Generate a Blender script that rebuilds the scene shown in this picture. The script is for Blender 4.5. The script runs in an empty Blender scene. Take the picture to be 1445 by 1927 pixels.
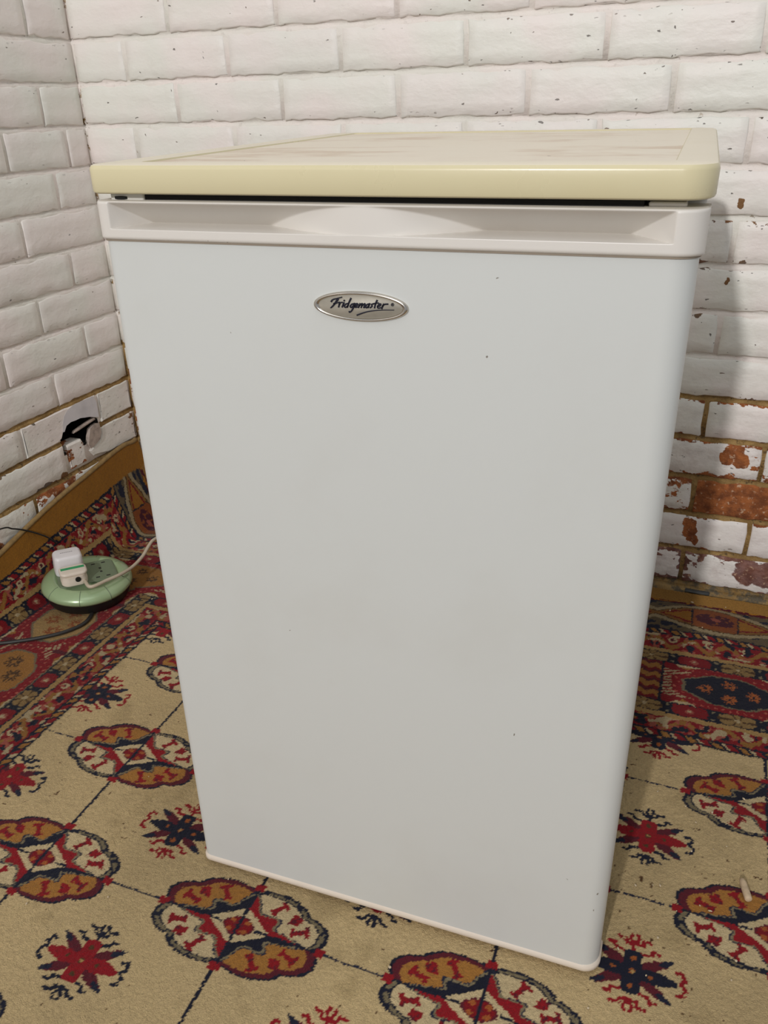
import bpy, bmesh, math, random
import numpy as np
from mathutils import Vector, Matrix

random.seed(7)
rng = np.random.default_rng(7)
SC = bpy.context.scene
COL = SC.collection

# ------------------------------------------------------------------ camera
cam_d = bpy.data.cameras.new('camera')
cam = bpy.data.objects.new('camera', cam_d)
COL.objects.link(cam)
Rv = Vector((0.9291675172066983, 0.3688402736533384, -0.024588157703873174))
Uv = Vector((-0.14399771687153884, 0.42240990691301156, 0.8948935847783942))
Fv = Vector((-0.34045907610713544, 0.8279654117613074, -0.4456017217462298))
CAM = Vector((0.5127101, -0.6052662, 0.8896473))
mw = Matrix((Rv, Uv, -Fv)).transposed().to_4x4()
mw.translation = CAM
cam.matrix_world = mw
cam_d.sensor_fit = 'HORIZONTAL'
cam_d.sensor_width = 36.0
cam_d.lens = 36.0 * 1540.8522 / 1445.0
cam_d.clip_start = 0.02
SC.camera = cam

# ------------------------------------------------------------------ world, lamp, exposure
wd = bpy.data.worlds.new('room_light')
SC.world = wd
wd.use_nodes = True
bg = wd.node_tree.nodes['Background']
bg.inputs[0].default_value = (0.96, 1.0, 1.06, 1)
bg.inputs[1].default_value = 0.36

lamp_d = bpy.data.lights.new('ceiling_bulb', 'POINT')
lamp_d.energy = 480.0
lamp_d.color = (1.0, 0.975, 0.97)
lamp_d.shadow_soft_size = 0.07
lamp = bpy.data.objects.new('ceiling_bulb', lamp_d)
lamp.location = (0.14, -4.29, 2.65)
COL.objects.link(lamp)
# wide ceiling fitting over the middle of the room
ceil_d = bpy.data.lights.new('ceiling_panel', 'AREA')
ceil_d.shape = 'RECTANGLE'; ceil_d.size = 1.5; ceil_d.size_y = 1.5
ceil_d.energy = 8.0
ceil_d.color = (1.0, 0.99, 0.98)
ceil = bpy.data.objects.new('ceiling_panel', ceil_d)
ceil.location = (0.45, -0.9, 2.7)
COL.objects.link(ceil)

SC.view_settings.view_transform = 'Standard'
SC.view_settings.look = 'None'
SC.view_settings.exposure = 0.0
SC.view_settings.gamma = 1.0
SC.view_settings.use_curve_mapping = False

# ------------------------------------------------------------------ measures
XL = -0.7282        # left wall plane
YB = 0.8764         # back wall plane
FW = 0.4998         # freezer width
Z13 = 0.0444
def zc(k): return Z13 + 0.075 * (13 - k)     # shadow line under course k-1

# ------------------------------------------------------------------ helpers
def srgb(r, g, b):
    def f(c):
        c /= 255.0
        return c / 12.92 if c <= 0.04045 else ((c + 0.055) / 1.055) ** 2.4
    return (f(r), f(g), f(b), 1.0)

def empty(name, loc, label=None, cat=None, group=None):
    o = bpy.data.objects.new(name, None)
    o.empty_display_size = 0.05
    o.location = loc
    COL.objects.link(o)
    if label: o['label'] = label
    if cat: o['category'] = cat
    if group: o['group'] = group
    return o

def link(name, me, mat=None, parent=None, smooth=True, angle=None):
    o = bpy.data.objects.new(name, me)
    COL.objects.link(o)
    if mat is not None and len(me.materials) == 0:
        me.materials.append(mat)
    if smooth:
        me.polygons.foreach_set('use_smooth', [True] * len(me.polygons))
        if angle:
            me.set_sharp_from_angle(angle=math.radians(angle))
    if parent is not None:
        o.parent = parent
        o.matrix_parent_inverse = Matrix.Translation(parent.location).inverted() if parent.rotation_euler[:] == (0, 0, 0) else parent.matrix_world.inverted()
    return o

def bm_mesh(name, bm):
    me = bpy.data.meshes.new(name)
    bmesh.ops.recalc_face_normals(bm, faces=bm.faces[:])
    bm.to_mesh(me)
    bm.free()
    return me

def add_box(bm, lo, hi, bevel=0.0, seg=2, M=None):
    vs = [bm.verts.new((x, y, z)) for x in (lo[0], hi[0]) for y in (lo[1], hi[1]) for z in (lo[2], hi[2])]
    f = [(0, 1, 3, 2), (4, 6, 7, 5), (0, 4, 5, 1), (2, 3, 7, 6), (0, 2, 6, 4), (1, 5, 7, 3)]
    fs = [bm.faces.new([vs[i] for i in q]) for q in f]
    vv = vs
    if bevel:
        es = set(e for fc in fs for e in fc.edges)
        r = bmesh.ops.bevel(bm, geom=list(es), offset=bevel, segments=seg, profile=0.6, affect='EDGES')
        vv = list(set(v for fc in r['faces'] for v in fc.verts) | set(v for v in vs if v.is_valid))
    if M is not None:
        bmesh.ops.transform(bm, matrix=M, verts=[v for v in vv if v.is_valid])

def rrect(x0, x1, y0, y1, radii, n=8):
    """rounded rectangle outline, radii for corners (x0y0, x1y0, x1y1, x0y1)"""
    pts = []
    for (cx, cy, sx, sy, r, a0) in ((x0, y0, 1, 1, radii[0], 180), (x1, y0, -1, 1, radii[1], 270), (x1, y1, -1, -1, radii[2], 0), (x0, y1, 1, -1, radii[3], 90)):
        for i in range(n + 1):
            a = math.radians(a0 + 90.0 * i / n)
            pts.append((cx + sx * r + r * math.cos(a), cy + sy * r + r * math.sin(a)))
    return pts

def inset(pts, d):
    n = len(pts)
    out = []
    for i in range(n):
        a = Vector(pts[i - 1]); b = Vector(pts[i]); c = Vector(pts[(i + 1) % n])
        t = (c - a)
        if t.length < 1e-9: t = Vector((1, 0))
        t.normalize()
        out.append((b.x - t.y * d, b.y + t.x * d))
    return out

def stack(bm, loops, cap0=True, cap1=True):
    """join loops of (x,y,z) points into a skin"""
    rows = [[bm.verts.new(p) for p in l] for l in loops]
    n = len(rows[0])
    for a, b in zip(rows[:-1], rows[1:]):
        for i in range(n):
            j = (i + 1) % n
            bm.faces.new((a[i], a[j], b[j], b[i]))
    if cap0: bm.faces.new(rows[0][::-1])
    if cap1: bm.faces.new(rows[-1])
    return rows

def tube(bm, path, r, n=10, close=True, r1=None):
    pts = [Vector(p) for p in path]
    prev = None
    rows = []
    for i, p in enumerate(pts):
        t = (pts[min(i + 1, len(pts) - 1)] - pts[max(i - 1, 0)]).normalized()
        up = Vector((0, 0, 1)) if abs(t.z) < 0.95 else Vector((0, 1, 0))
        if prev is None:
            a = t.cross(up).normalized()
        else:
            a = (prev - t * prev.dot(t)).normalized()
        prev = a
        b = t.cross(a)
        rr = r if r1 is None else r + (r1 - r) * i / (len(pts) - 1)
        rows.append([bm.verts.new(p + (a * math.cos(2 * math.pi * k / n) + b * math.sin(2 * math.pi * k / n)) * rr) for k in range(n)])
    for a, b in zip(rows[:-1], rows[1:]):
        for i in range(n):
            j = (i + 1) % n
            bm.faces.new((a[i], a[j], b[j], b[i]))
    if close:
        bm.faces.new(rows[0][::-1]); bm.faces.new(rows[-1])

def spline(pts, per=8):
    P = [Vector(p) for p in pts]
    P = [P[0] * 2 - P[1]] + P + [P[-1] * 2 - P[-2]]
    out = []
    for i in range(1, len(P) - 2):
        for s in range(per):
            t = s / per
            p0, p1, p2, p3 = P[i - 1], P[i], P[i + 1], P[i + 2]
            out.append(0.5 * ((2 * p1) + (p2 - p0) * t + (2 * p0 - 5 * p1 + 4 * p2 - p3) * t * t + (3 * p1 - p0 - 3 * p2 + p3) * t ** 3))
    out.append(P[-2])
    return out

# ------------------------------------------------------------------ materials
def new_mat(name):
    m = bpy.data.materials.new(name)
    m.use_nodes = True
    nt = m.node_tree
    return m, nt, nt.nodes['Principled BSDF']

class NG:
    """small helper around a node tree"""
    def __init__(self, nt): self.nt = nt
    def n(self, t, **k):
        x = self.nt.nodes.new(t)
        for a, b in k.items(): setattr(x, a, b)
        return x
    def l(self, a, b): self.nt.links.new(a, b)
    def val(self, sock, v):
        if hasattr(v, 'is_linked') or isinstance(v, bpy.types.NodeSocket): self.l(v, sock)
        else: sock.default_value = v
    def math(self, op, a, b=None, c=None, clamp=False):
        x = self.n('ShaderNodeMath', operation=op); x.use_clamp = clamp
        self.val(x.inputs[0], a)
        if b is not None: self.val(x.inputs[1], b)
        if c is not None: self.val(x.inputs[2], c)
        return x.outputs[0]
    def noise(self, vec, scale, detail=4, rough=0.5, dist=0.0):
        x = self.n('ShaderNodeTexNoise')
        if vec is not None: self.l(vec, x.inputs['Vector'])
        x.inputs['Scale'].default_value = scale; x.inputs['Detail'].default_value = detail
        x.inputs['Roughness'].default_value = rough; x.inputs['Distortion'].default_value = dist
        return x.outputs[0]
    def ramp(self, v, a, b, smooth=True):
        x = self.n('ShaderNodeMapRange'); x.interpolation_type = 'SMOOTHSTEP' if smooth else 'LINEAR'
        self.val(x.inputs[0], v); self.val(x.inputs[1], a); self.val(x.inputs[2], b)
        return x.outputs[0]
    def mix(self, f, a, b):
        x = self.n('ShaderNodeMix', data_type='RGBA')
        self.val(x.inputs[0], f); self.val(x.inputs[6], a); self.val(x.inputs[7], b)
        return x.outputs[2]
    def scalev(self, vec, s):
        x = self.n('ShaderNodeVectorMath', operation='MULTIPLY')
        self.l(vec, x.inputs[0]); x.inputs[1].default_value = s
        return x.outputs[0]
    def bump(self, h, strength, dist, prev=None):
        x = self.n('ShaderNodeBump'); x.inputs['Strength'].default_value = strength; x.inputs['Distance'].default_value = dist
        self.l(h, x.inputs['Height'])
        if prev is not None: self.l(prev, x.inputs['Normal'])
        return x.outputs[0]

PAINT = srgb(226, 219, 212)

def pits(g, pos, scale, size, keep):
    v = g.n('ShaderNodeTexVoronoi'); v.inputs['Scale'].default_value = scale
    wob = g.n('ShaderNodeTexNoise'); g.l(pos, wob.inputs['Vector']); wob.inputs['Scale'].default_value = scale * 2.2; wob.inputs['Detail'].default_value = 2
    ad = g.n('ShaderNodeVectorMath', operation='MULTIPLY_ADD')
    g.l(wob.outputs['Color'], ad.inputs[0]); ad.inputs[1].default_value = (0.6 / scale,) * 3; g.l(pos, ad.inputs[2])
    g.l(ad.outputs[0], v.inputs['Vector'])
    sx = g.n('ShaderNodeSeparateColor'); g.l(v.outputs['Color'], sx.inputs[0])
    ok = g.math('GREATER_THAN', sx.outputs[0], keep)
    sz = g.math('MULTIPLY', sx.outputs[1], size)
    return g.math('MULTIPLY', ok, g.ramp(v.outputs['Distance'], sz, g.math('MULTIPLY', sz, 0.6)))

def brick_mat():
    m, nt, bs = new_mat('painted_brick')
    g = NG(nt)
    pos = g.n('ShaderNodeNewGeometry').outputs['Position']
    obj = g.n('ShaderNodeTexCoord').outputs['Object']
    at = g.n('ShaderNodeAttribute', attribute_type='OBJECT', attribute_name='wear')
    wear = at.outputs['Fac']
    ori = g.n('ShaderNodeObjectInfo').outputs['Random']
    so = g.n('ShaderNodeSeparateXYZ'); g.l(obj, so.inputs[0])
    edge = g.ramp(g.math('ABSOLUTE', so.outputs[2]), 0.022, 0.034)
    pst = g.scalev(pos, (0.6, 0.6, 1.0))
    n1 = g.noise(pst, 70, 8, 0.62)
    n2 = g.noise(pst, 16, 3, 0.5)
    nn = g.math('ADD', g.math('MULTIPLY', n1, 0.55), g.math('MULTIPLY', n2, 0.45))
    thr = g.math('SUBTRACT', 0.71, g.math('MULTIPLY', wear, 0.30))
    thr = g.math('SUBTRACT', thr, g.math('MULTIPLY', edge, g.math('ADD', 0.035, g.math('MULTIPLY', g.math('MINIMUM', wear, 0.2), 0.42))))
    bare = g.ramp(nn, thr, g.math('ADD', thr, 0.012))
    # larger missing flakes of paint
    wob = g.n('ShaderNodeTexNoise'); g.l(pos, wob.inputs['Vector']); wob.inputs['Scale'].default_value = 60; wob.inputs['Detail'].default_value = 5
    wv = g.n('ShaderNodeVectorMath', operation='MULTIPLY_ADD')
    g.l(wob.outputs['Color'], wv.inputs[0]); wv.inputs[1].default_value = (0.022,) * 3; g.l(pos, wv.inputs[2])
    for (x, y, z, r) in ((0.581, YB, 0.320, .019), (0.591, YB, 0.306, .018), (0.570, YB, 0.306, .013), (0.527, YB, 0.153, .014), (0.525, YB, 0.170, .012), (0.536, YB, 0.136, .012),
                         (0.525, YB, 0.090, .010), (0.525, YB, 0.075, .010), (0.555, YB, 0.098, .009), (0.640, YB, 0.083, .028), (0.675, YB, 0.083, .03), (0.715, YB, 0.085, .03),
                         (XL, 0.574, 0.187, .018), (XL, 0.600, 0.178, .020), (XL, 0.625, 0.192, .014), (XL, 0.60, 0.155, .018), (XL, 0.64, 0.175, .012), (XL, 0.42, 0.255, .012), (XL, 0.405, 0.235, .012), (XL, 0.41, 0.13, .02),
                         (0.525, YB, 0.735, .006), (0.541, YB, 0.645, .006), (0.525, YB, 0.614, .006), (0.585, YB, 0.415, .005), (0.638, YB, 0.493, .007), (0.534, YB, 0.863, .006)):
        d = g.n('ShaderNodeVectorMath', operation='DISTANCE')
        g.l(wv.outputs[0], d.inputs[0]); d.inputs[1].default_value = (x + 0.011, y + 0.011, z + 0.011)
        bare = g.math('MAXIMUM', bare, g.ramp(d.outputs['Value'], r, r * 0.9))
    # colours
    tint = g.mix(g.ramp(g.noise(pos, 7, 2), 0.35, 0.65), srgb(243, 233, 227), srgb(236, 235, 225))
    paint = g.mix(g.math('MULTIPLY', ori, 0.35), tint, srgb(231, 228, 222))
    dirt = g.ramp(g.noise(pos, 9, 6, 0.65), 0.60, 0.80)
    paint = g.mix(g.math('MULTIPLY', dirt, 0.25), paint, srgb(178, 168, 152))
    wm = g.math('MINIMUM', g.math('MULTIPLY', wear, 0.5), 0.45)
    smud = g.ramp(g.noise(pst, 45, 6, 0.7), 0.45, 0.68)
    paint = g.mix(g.math('MULTIPLY', smud, wm), paint, srgb(150, 126, 118))
    b1 = g.mix(g.ramp(g.noise(pos, 40, 5, 0.6), 0.35, 0.65), srgb(122, 68, 36), srgb(178, 106, 56))
    b2 = g.mix(g.ramp(g.noise(pos, 55, 5, 0.6), 0.35, 0.65), srgb(98, 66, 64), srgb(142, 112, 108))
    at2 = g.n('ShaderNodeAttribute', attribute_type='OBJECT', attribute_name='purple')
    bc = g.mix(at2.outputs['Fac'], b1, b2)
    bc = g.mix(g.ramp(g.noise(pos, 130, 3, 0.6), 0.58, 0.72), bc, srgb(205, 170, 140))
    bc = g.mix(g.ramp(wear, 0.26, 0.12), bc, g.mix(g.ramp(g.noise(pos, 14, 2), 0.45, 0.6), srgb(112, 102, 92), srgb(134, 98, 62)))
    col = g.mix(bare, paint, bc)
    p1 = pits(g, pos, 52, 0.11, 0.82)
    p2 = pits(g, g.scalev(pos, (0.5, 0.5, 1.15)), 95, 0.17, 0.84)
    sx_ = g.n('ShaderNodeSeparateXYZ'); g.l(pos, sx_.inputs[0])
    flaky = g.math('MAXIMUM', g.ramp(sx_.outputs[0], -0.35, 0.35), g.math('MULTIPLY', g.math('LESS_THAN', sx_.outputs[0], XL + .03), 0.35))
    p4 = g.math('MULTIPLY', pits(g, g.scalev(pos, (0.42, 0.42, 1.1)), 150, 0.34, 0.45), g.math('MULTIPLY', g.ramp(g.math('ABSOLUTE', so.outputs[2]), 0.020, 0.031), flaky))
    p2 = g.math('MAXIMUM', p2, p4)
    pc = g.mix(g.ramp(g.noise(pos, 20, 1), 0.5, 0.62), srgb(84, 76, 70), srgb(110, 74, 46))
    pit = g.math('MULTIPLY', g.math('MAXIMUM', p1, p2), g.math('SUBTRACT', 1.0, bare))
    col = g.mix(g.math('MULTIPLY', pit, 0.8), col, pc)
    # rusty splashes on the left wall beside the corner
    sp = g.n('ShaderNodeSeparateXYZ'); g.l(pos, sp.inputs[0])
    zone = g.math('MULTIPLY', g.math('LESS_THAN', sp.outputs[0], XL + 0.03), g.ramp(g.math('ABSOLUTE', g.math('SUBTRACT', sp.outputs[1], 0.812)), 0.055, 0.02))
    p3 = g.math('MULTIPLY', pits(g, g.scalev(pos, (1, 1, 0.55)), 55, 0.27, 0.62), zone)
    col = g.mix(g.math('MULTIPLY', p3, 0.75), col, srgb(122, 92, 66))
    g.l(col, bs.inputs['Base Color'])
    rg = g.mix(bare, (0.48,) * 3 + (1,), (0.9,) * 3 + (1,))
    g.l(rg, bs.inputs['Roughness'])
    h1 = g.noise(pst, 26, 5, 0.55)
    h2 = g.noise(pos, 120, 4, 0.6)
    # brushy wrinkles and cracked ridges in the thick paint
    rid = g.n('ShaderNodeTexNoise'); rid.noise_type = 'RIDGED_MULTIFRACTAL' if hasattr(rid, 'noise_type') else 'FBM'
    g.l(pst, rid.inputs['Vector']); rid.inputs['Scale'].default_value = 9; rid.inputs['Detail'].default_value = 4
    h = g.math('ADD', g.math('MULTIPLY', h1, 1.0), g.math('MULTIPLY', h2, g.math('ADD', 0.05, g.math('MULTIPLY', g.math('MINIMUM', wear, 0.5), 0.5))))
    h = g.math('ADD', h, g.math('MULTIPLY', g.ramp(rid.outputs[0], 0.95, 1.4), 0.25))
    h = g.math('SUBTRACT', h, g.math('MULTIPLY', bare, 0.3))
    h = g.math('SUBTRACT', h, g.math('MULTIPLY', pit, 0.5))
    h = g.math('ADD', h, g.math('MULTIPLY', g.math('MULTIPLY', bare, g.noise(pos, 230, 4, 0.7)), 0.7))
    g.l(g.bump(h, 0.8, 0.0046), bs.inputs['Normal'])
    return m

def mortar_mat(name, zline, axis, corner, bed_only=False):
    m, nt, bs = new_mat(name)
    g = NG(nt)
    pos = g.n('ShaderNodeNewGeometry').outputs['Position']
    sp = g.n('ShaderNodeSeparateXYZ'); g.l(pos, sp.inputs[0])
    nz = g.noise(pos, 30, 5, 0.6)
    lim = g.math('ADD', zline, g.math('MULTIPLY', g.math('SUBTRACT', nz, 0.5), 0.02))
    raw = g.ramp(sp.outputs[2], g.math('ADD', lim, 0.003), g.math('SUBTRACT', lim, 0.003))
    chips = g.ramp(g.noise(pos, 48, 7, 0.65), 0.665, 0.69)
    low = g.ramp(sp.outputs[2], 0.95, 0.4)
    raw = g.math('MAXIMUM', raw, g.math('MULTIPLY', chips, g.math('ADD', 0.35, g.math('MULTIPLY', low, 0.65))))
    if bed_only:      # upright joints of this wall kept their paint
        fr_ = g.math('FRACT', g.math('DIVIDE', g.math('SUBTRACT', sp.outputs[2], Z13), 0.075))
        raw = g.math('MULTIPLY', raw, g.math('MAXIMUM', g.math('GREATER_THAN', fr_, 0.84), g.math('LESS_THAN', sp.outputs[2], 0.19)))
    cd_ = g.ramp(g.math('ABSOLUTE', g.math('SUBTRACT', sp.outputs[axis], corner)), 0.012, 0.005)
    raw = g.math('MAXIMUM', raw, g.math('MULTIPLY', cd_, g.math('MULTIPLY', g.ramp(g.noise(pos, 70, 6, 0.65), 0.56, 0.62), g.ramp(g.noise(pos, 6, 2), 0.46, 0.60))))
    paint = g.mix(g.ramp(g.noise(pos, 8, 3), 0.35, 0.65), srgb(242, 232, 225), srgb(232, 229, 219))
    paint = g.mix(g.math('MULTIPLY', g.ramp(g.noise(pos, 60, 5, 0.7), 0.56, 0.72), 0.22), paint, srgb(150, 140, 126))
    oc = g.mix(g.ramp(g.noise(pos, 25, 5, 0.6), 0.35, 0.65), srgb(134, 104, 56), srgb(172, 140, 86))
    oc = g.mix(g.ramp(g.noise(pos, 120, 3, 0.6), 0.55, 0.7), oc, srgb(104, 84, 52))
    foot = g.ramp(sp.outputs[2], 0.075, 0.04)
    oc = g.mix(g.math('MULTIPLY', foot, g.ramp(g.noise(pos, 50, 5, 0.7), 0.42, 0.62)), oc, srgb(92, 82, 64))
    g.l(g.mix(raw, paint, oc), bs.inputs['Base Color'])
    bs.inputs['Roughness'].default_value = 0.75
    h = g.math('ADD', g.noise(pos, 60, 6, 0.6), g.math('MULTIPLY', raw, g.noise(pos, 260, 3, 0.6)))
    g.l(g.bump(h, 0.7, 0.003), bs.inputs['Normal'])
    return m

def plain(name, col, rough, noise_amt=0.06, scale=30, bump=0.0, metallic=0.0, spec=None, coat=0.0, stain=None):
    m, nt, bs = new_mat(name)
    g = NG(nt)
    pos = g.n('ShaderNodeTexCoord').outputs['Object']
    c2 = tuple(max(0, c * (1 - noise_amt * 2.2)) for c in col[:3]) + (1,)
    c = g.mix(g.ramp(g.noise(pos, scale, 5, 0.6), 0.35, 0.75), col, c2)
    if stain:
        c = g.mix(g.math('MULTIPLY', g.ramp(g.noise(g.scalev(pos, (0.7, 1, 1.4)), 5, 6, 0.65), 0.55, 0.78), stain[1]), c, stain[0])
    g.l(c, bs.inputs['Base Color'])
    g.l(g.math('ADD', rough, g.math('MULTIPLY', g.noise(pos, scale * 0.5, 3), 0.1)), bs.inputs['Roughness'])
    bs.inputs['Metallic'].default_value = metallic
    if coat: bs.inputs['Coat Weight'].default_value = coat; bs.inputs['Coat Roughness'].default_value = 0.12
    if spec is not None: bs.inputs['Specular IOR Level'].default_value = spec
    if bump: g.l(g.bump(g.noise(pos, scale * 6, 3), 0.3, bump), bs.inputs['Normal'])
    return m

def appliance(name, col, rough, grime, speck_scale=46, speck=0.045, keep=0.80, smear=0.22, stretch=(1, 1, 0.7), lo=0.66):
    """enamelled or plastic appliance surface with a few specks and smears of dirt"""
    m, nt, bs = new_mat(name)
    g = NG(nt)
    pos = g.n('ShaderNodeNewGeometry').outputs['Position']
    c = g.mix(g.math('MULTIPLY', g.ramp(g.noise(pos, 6, 4, 0.6), 0.45, 0.75), 0.10), col, grime)
    sm = g.ramp(g.noise(g.scalev(pos, stretch), 11, 7, 0.7), lo, lo + 0.16)
    c = g.mix(g.math('MULTIPLY', sm, smear), c, grime)
    p = pits(g, pos, speck_scale, speck, keep)
    c = g.mix(g.math('MULTIPLY', p, 0.75), c, srgb(92, 74, 52))
    g.l(c, bs.inputs['Base Color'])
    g.l(g.math('ADD', rough, g.math('MULTIPLY', g.noise(pos, 18, 5, 0.6), 0.14)), bs.inputs['Roughness'])
    g.l(g.bump(g.noise(pos, 260, 2), 0.06, 0.0006), bs.inputs['Normal'])
    return m

M_BRICK = brick_mat()
M_MORT_B = mortar_mat('back_wall_mortar', 0.426, 0, XL)
M_MORT_L = mortar_mat('left_wall_mortar', 0.359, 1, YB, True)
M_DOOR = appliance('white_enamel', srgb(206, 208, 204), 0.30, srgb(180, 174, 160), 30, 0.05, 0.78)
M_BAND = appliance('white_plastic_trim', srgb(218, 213, 205), 0.30, srgb(158, 132, 96), 60, 0.075, 0.80)
M_RIM = appliance('off_white_seal', srgb(222, 210, 194), 0.42, srgb(172, 150, 120), 55, 0.09, 0.6)
M_TOP = appliance('yellowed_worktop_edge', srgb(214, 204, 166), 0.22, srgb(190, 170, 120), 40, 0.05, 0.85)
M_PANEL = appliance('stained_worktop_panel', srgb(238, 228, 208), 0.33, srgb(190, 154, 116), 40, 0.06, 0.75, smear=0.55, stretch=(0.45, 1.3, 1), lo=0.50)
M_CAB = appliance('white_cabinet', srgb(205, 203, 196), 0.4, srgb(170, 160, 140))
M_DARK = plain('dark_rubber_and_gap_shade', srgb(13, 11, 9), 0.8)  # rubber parts, and the shade painted into the worktop gap
M_CHROME = plain('chrome_rim', (0.62, 0.58, 0.52, 1), 0.16, 0.05, 60, metallic=1.0)
M_SILVER = plain('silver_plate', srgb(182, 176, 162), 0.55, 0.05, 90, metallic=0.3)
M_NAVY = plain('navy_lettering', srgb(8, 9, 32), 0.6)
M_GREEN = plain('pearl_green_plastic', srgb(160, 184, 140), 0.24, 0.05, 12, metallic=0.15, coat=0.6)
M_GREEN2 = plain('grey_green_plastic', srgb(112, 126, 100), 0.42, 0.05, 30)
M_BLACK = plain('black_plastic', srgb(20, 20, 20), 0.45)
M_CABLE = plain('dark_grey_cable', srgb(44, 43, 41), 0.45)
M_WHITE = plain('white_plug_plastic', srgb(226, 222, 222), 0.35, 0.02)
M_CREAM = plain('cream_plug_plastic', srgb(220, 208, 192), 0.42, 0.04)
M_FLEX = plain('cream_flex', srgb(196, 182, 160), 0.45, 0.05)
M_LABEL = plain('green_sticker', srgb(40, 150, 92), 0.45, 0.05)
M_PRINT = plain('grey_print', srgb(150, 146, 148), 0.5)
M_WOOD = plain('pale_wood', srgb(206, 182, 150), 0.7, 0.15, 120, bump=0.0004)
M_CRUMB = plain('crumbs', srgb(206, 188, 158), 0.8, 0.1, 200)
M_RUBBLE = plain('broken_plaster', srgb(186, 170, 158), 0.9, 0.2, 60, bump=0.002)
M_PATCH = plain('grey_plaster_skim', srgb(220, 217, 219), .7, .08, 20, bump=.001)
M_HOLE_SHADE = plain('shade_painted_cavity', srgb(30, 27, 24), 0.95, 0.1, 60)  # near-black colour standing in for the shade inside the hole
M_SLATE = plain('slate_sliver', srgb(74, 76, 76), 0.8, 0.2, 60)
M_CONC = plain('bare_concrete', srgb(120, 112, 100), 0.9, 0.15, 8, bump=0.002)

# ------------------------------------------------------------------ floor and walls
def structure(o): o['kind'] = 'structure'; return o
bm = bmesh.new(); add_box(bm, (XL - .25, -1.9, -.12), (2.1, YB + .25, 0.0))
structure(link('floor', bm_mesh('floor', bm), M_CONC, smooth=False))

HOLE = (0.636, 0.757, 0.236, 0.303)     # y0 y1 z0 z1 of the broken hole in the left wall

def mortar_slab(length, a0, to3, hole=None, step=0.02, body=0.0026):
    """wall face with raked joints: w = depth behind the brick face, a = distance along the wall"""
    zs = [(-0.005, 0.004)]
    for k in range(13, -7, -1):
        z = zc(k)
        zs += [(z - 0.0100, 0.0006), (z - 0.0070, 0.0012), (z - 0.0012, 0.0050), (z, body)]
    zs = [q for q in zs if q[0] >= -0.006]
    cols = list(np.arange(a0, a0 + length + 1e-6, step))
    if hole:
        cols = sorted(c for c in cols + [hole[0], hole[1]])
        zs = sorted(zs + [(hole[2], 0.004), (hole[3], 0.004)])
    bm = bmesh.new()
    g = [[bm.verts.new(to3(a, max(0.0004, w + random.uniform(-.0009, .0009)), z + (random.uniform(-.0012, .0012) if z > 0 else 0))) for (z, w) in zs] for a in cols]
    for i in range(len(cols) - 1):
        for j in range(len(zs) - 1):
            if hole and hole[0] - 1e-5 <= cols[i] < hole[1] - 1e-5 and hole[2] - 1e-5 <= zs[j][0] < hole[3] - 1e-5:
                continue
            bm.faces.new((g[i][j], g[i + 1][j], g[i + 1][j + 1], g[i][j + 1]))
    return bm

bm = mortar_slab(2.45, XL - 0.02, lambda a, w, z: (a, YB + w, z), body=0.0015)
# give the slab its thickness
bm2 = bmesh.new(); add_box(bm2, (XL - .25, YB + .02, -.1), (2.1, YB + .22, 2.6))
me2 = bm_mesh('tmp', bm2); bm.from_mesh(me2); bpy.data.meshes.remove(me2)
me = bm_mesh('wall_back', bm)
wall_b = structure(link('wall_back', me, M_MORT_B))
bm = mortar_slab(2.45, YB + 0.02 - 2.45, lambda a, w, z: (XL - w, a, z), HOLE)
for (lo, hi) in (((XL - .22, -1.9, -.1), (XL - .02, HOLE[0] - .001, 2.6)), ((XL - .22, HOLE[1] + .001, -.1), (XL - .02, YB + .22, 2.6)),
                 ((XL - .22, HOLE[0] - .001, -.1), (XL - .02, HOLE[1] + .001, HOLE[2] - .001)), ((XL - .22, HOLE[0] - .001, HOLE[3] + .001), (XL - .02, HOLE[1] + .001, 2.6)),
                 ((XL - .22, HOLE[0] - .001, HOLE[2] - .001), (XL - .10, HOLE[1] + .001, HOLE[3] + .001))):
    bm2 = bmesh.new(); add_box(bm2, lo, hi)
    me2 = bm_mesh('tmp', bm2); bm.from_mesh(me2); bpy.data.meshes.remove(me2)
me = bm_mesh('wall_left', bm)
wall_l = structure(link('wall_left', me, M_MORT_L))

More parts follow.
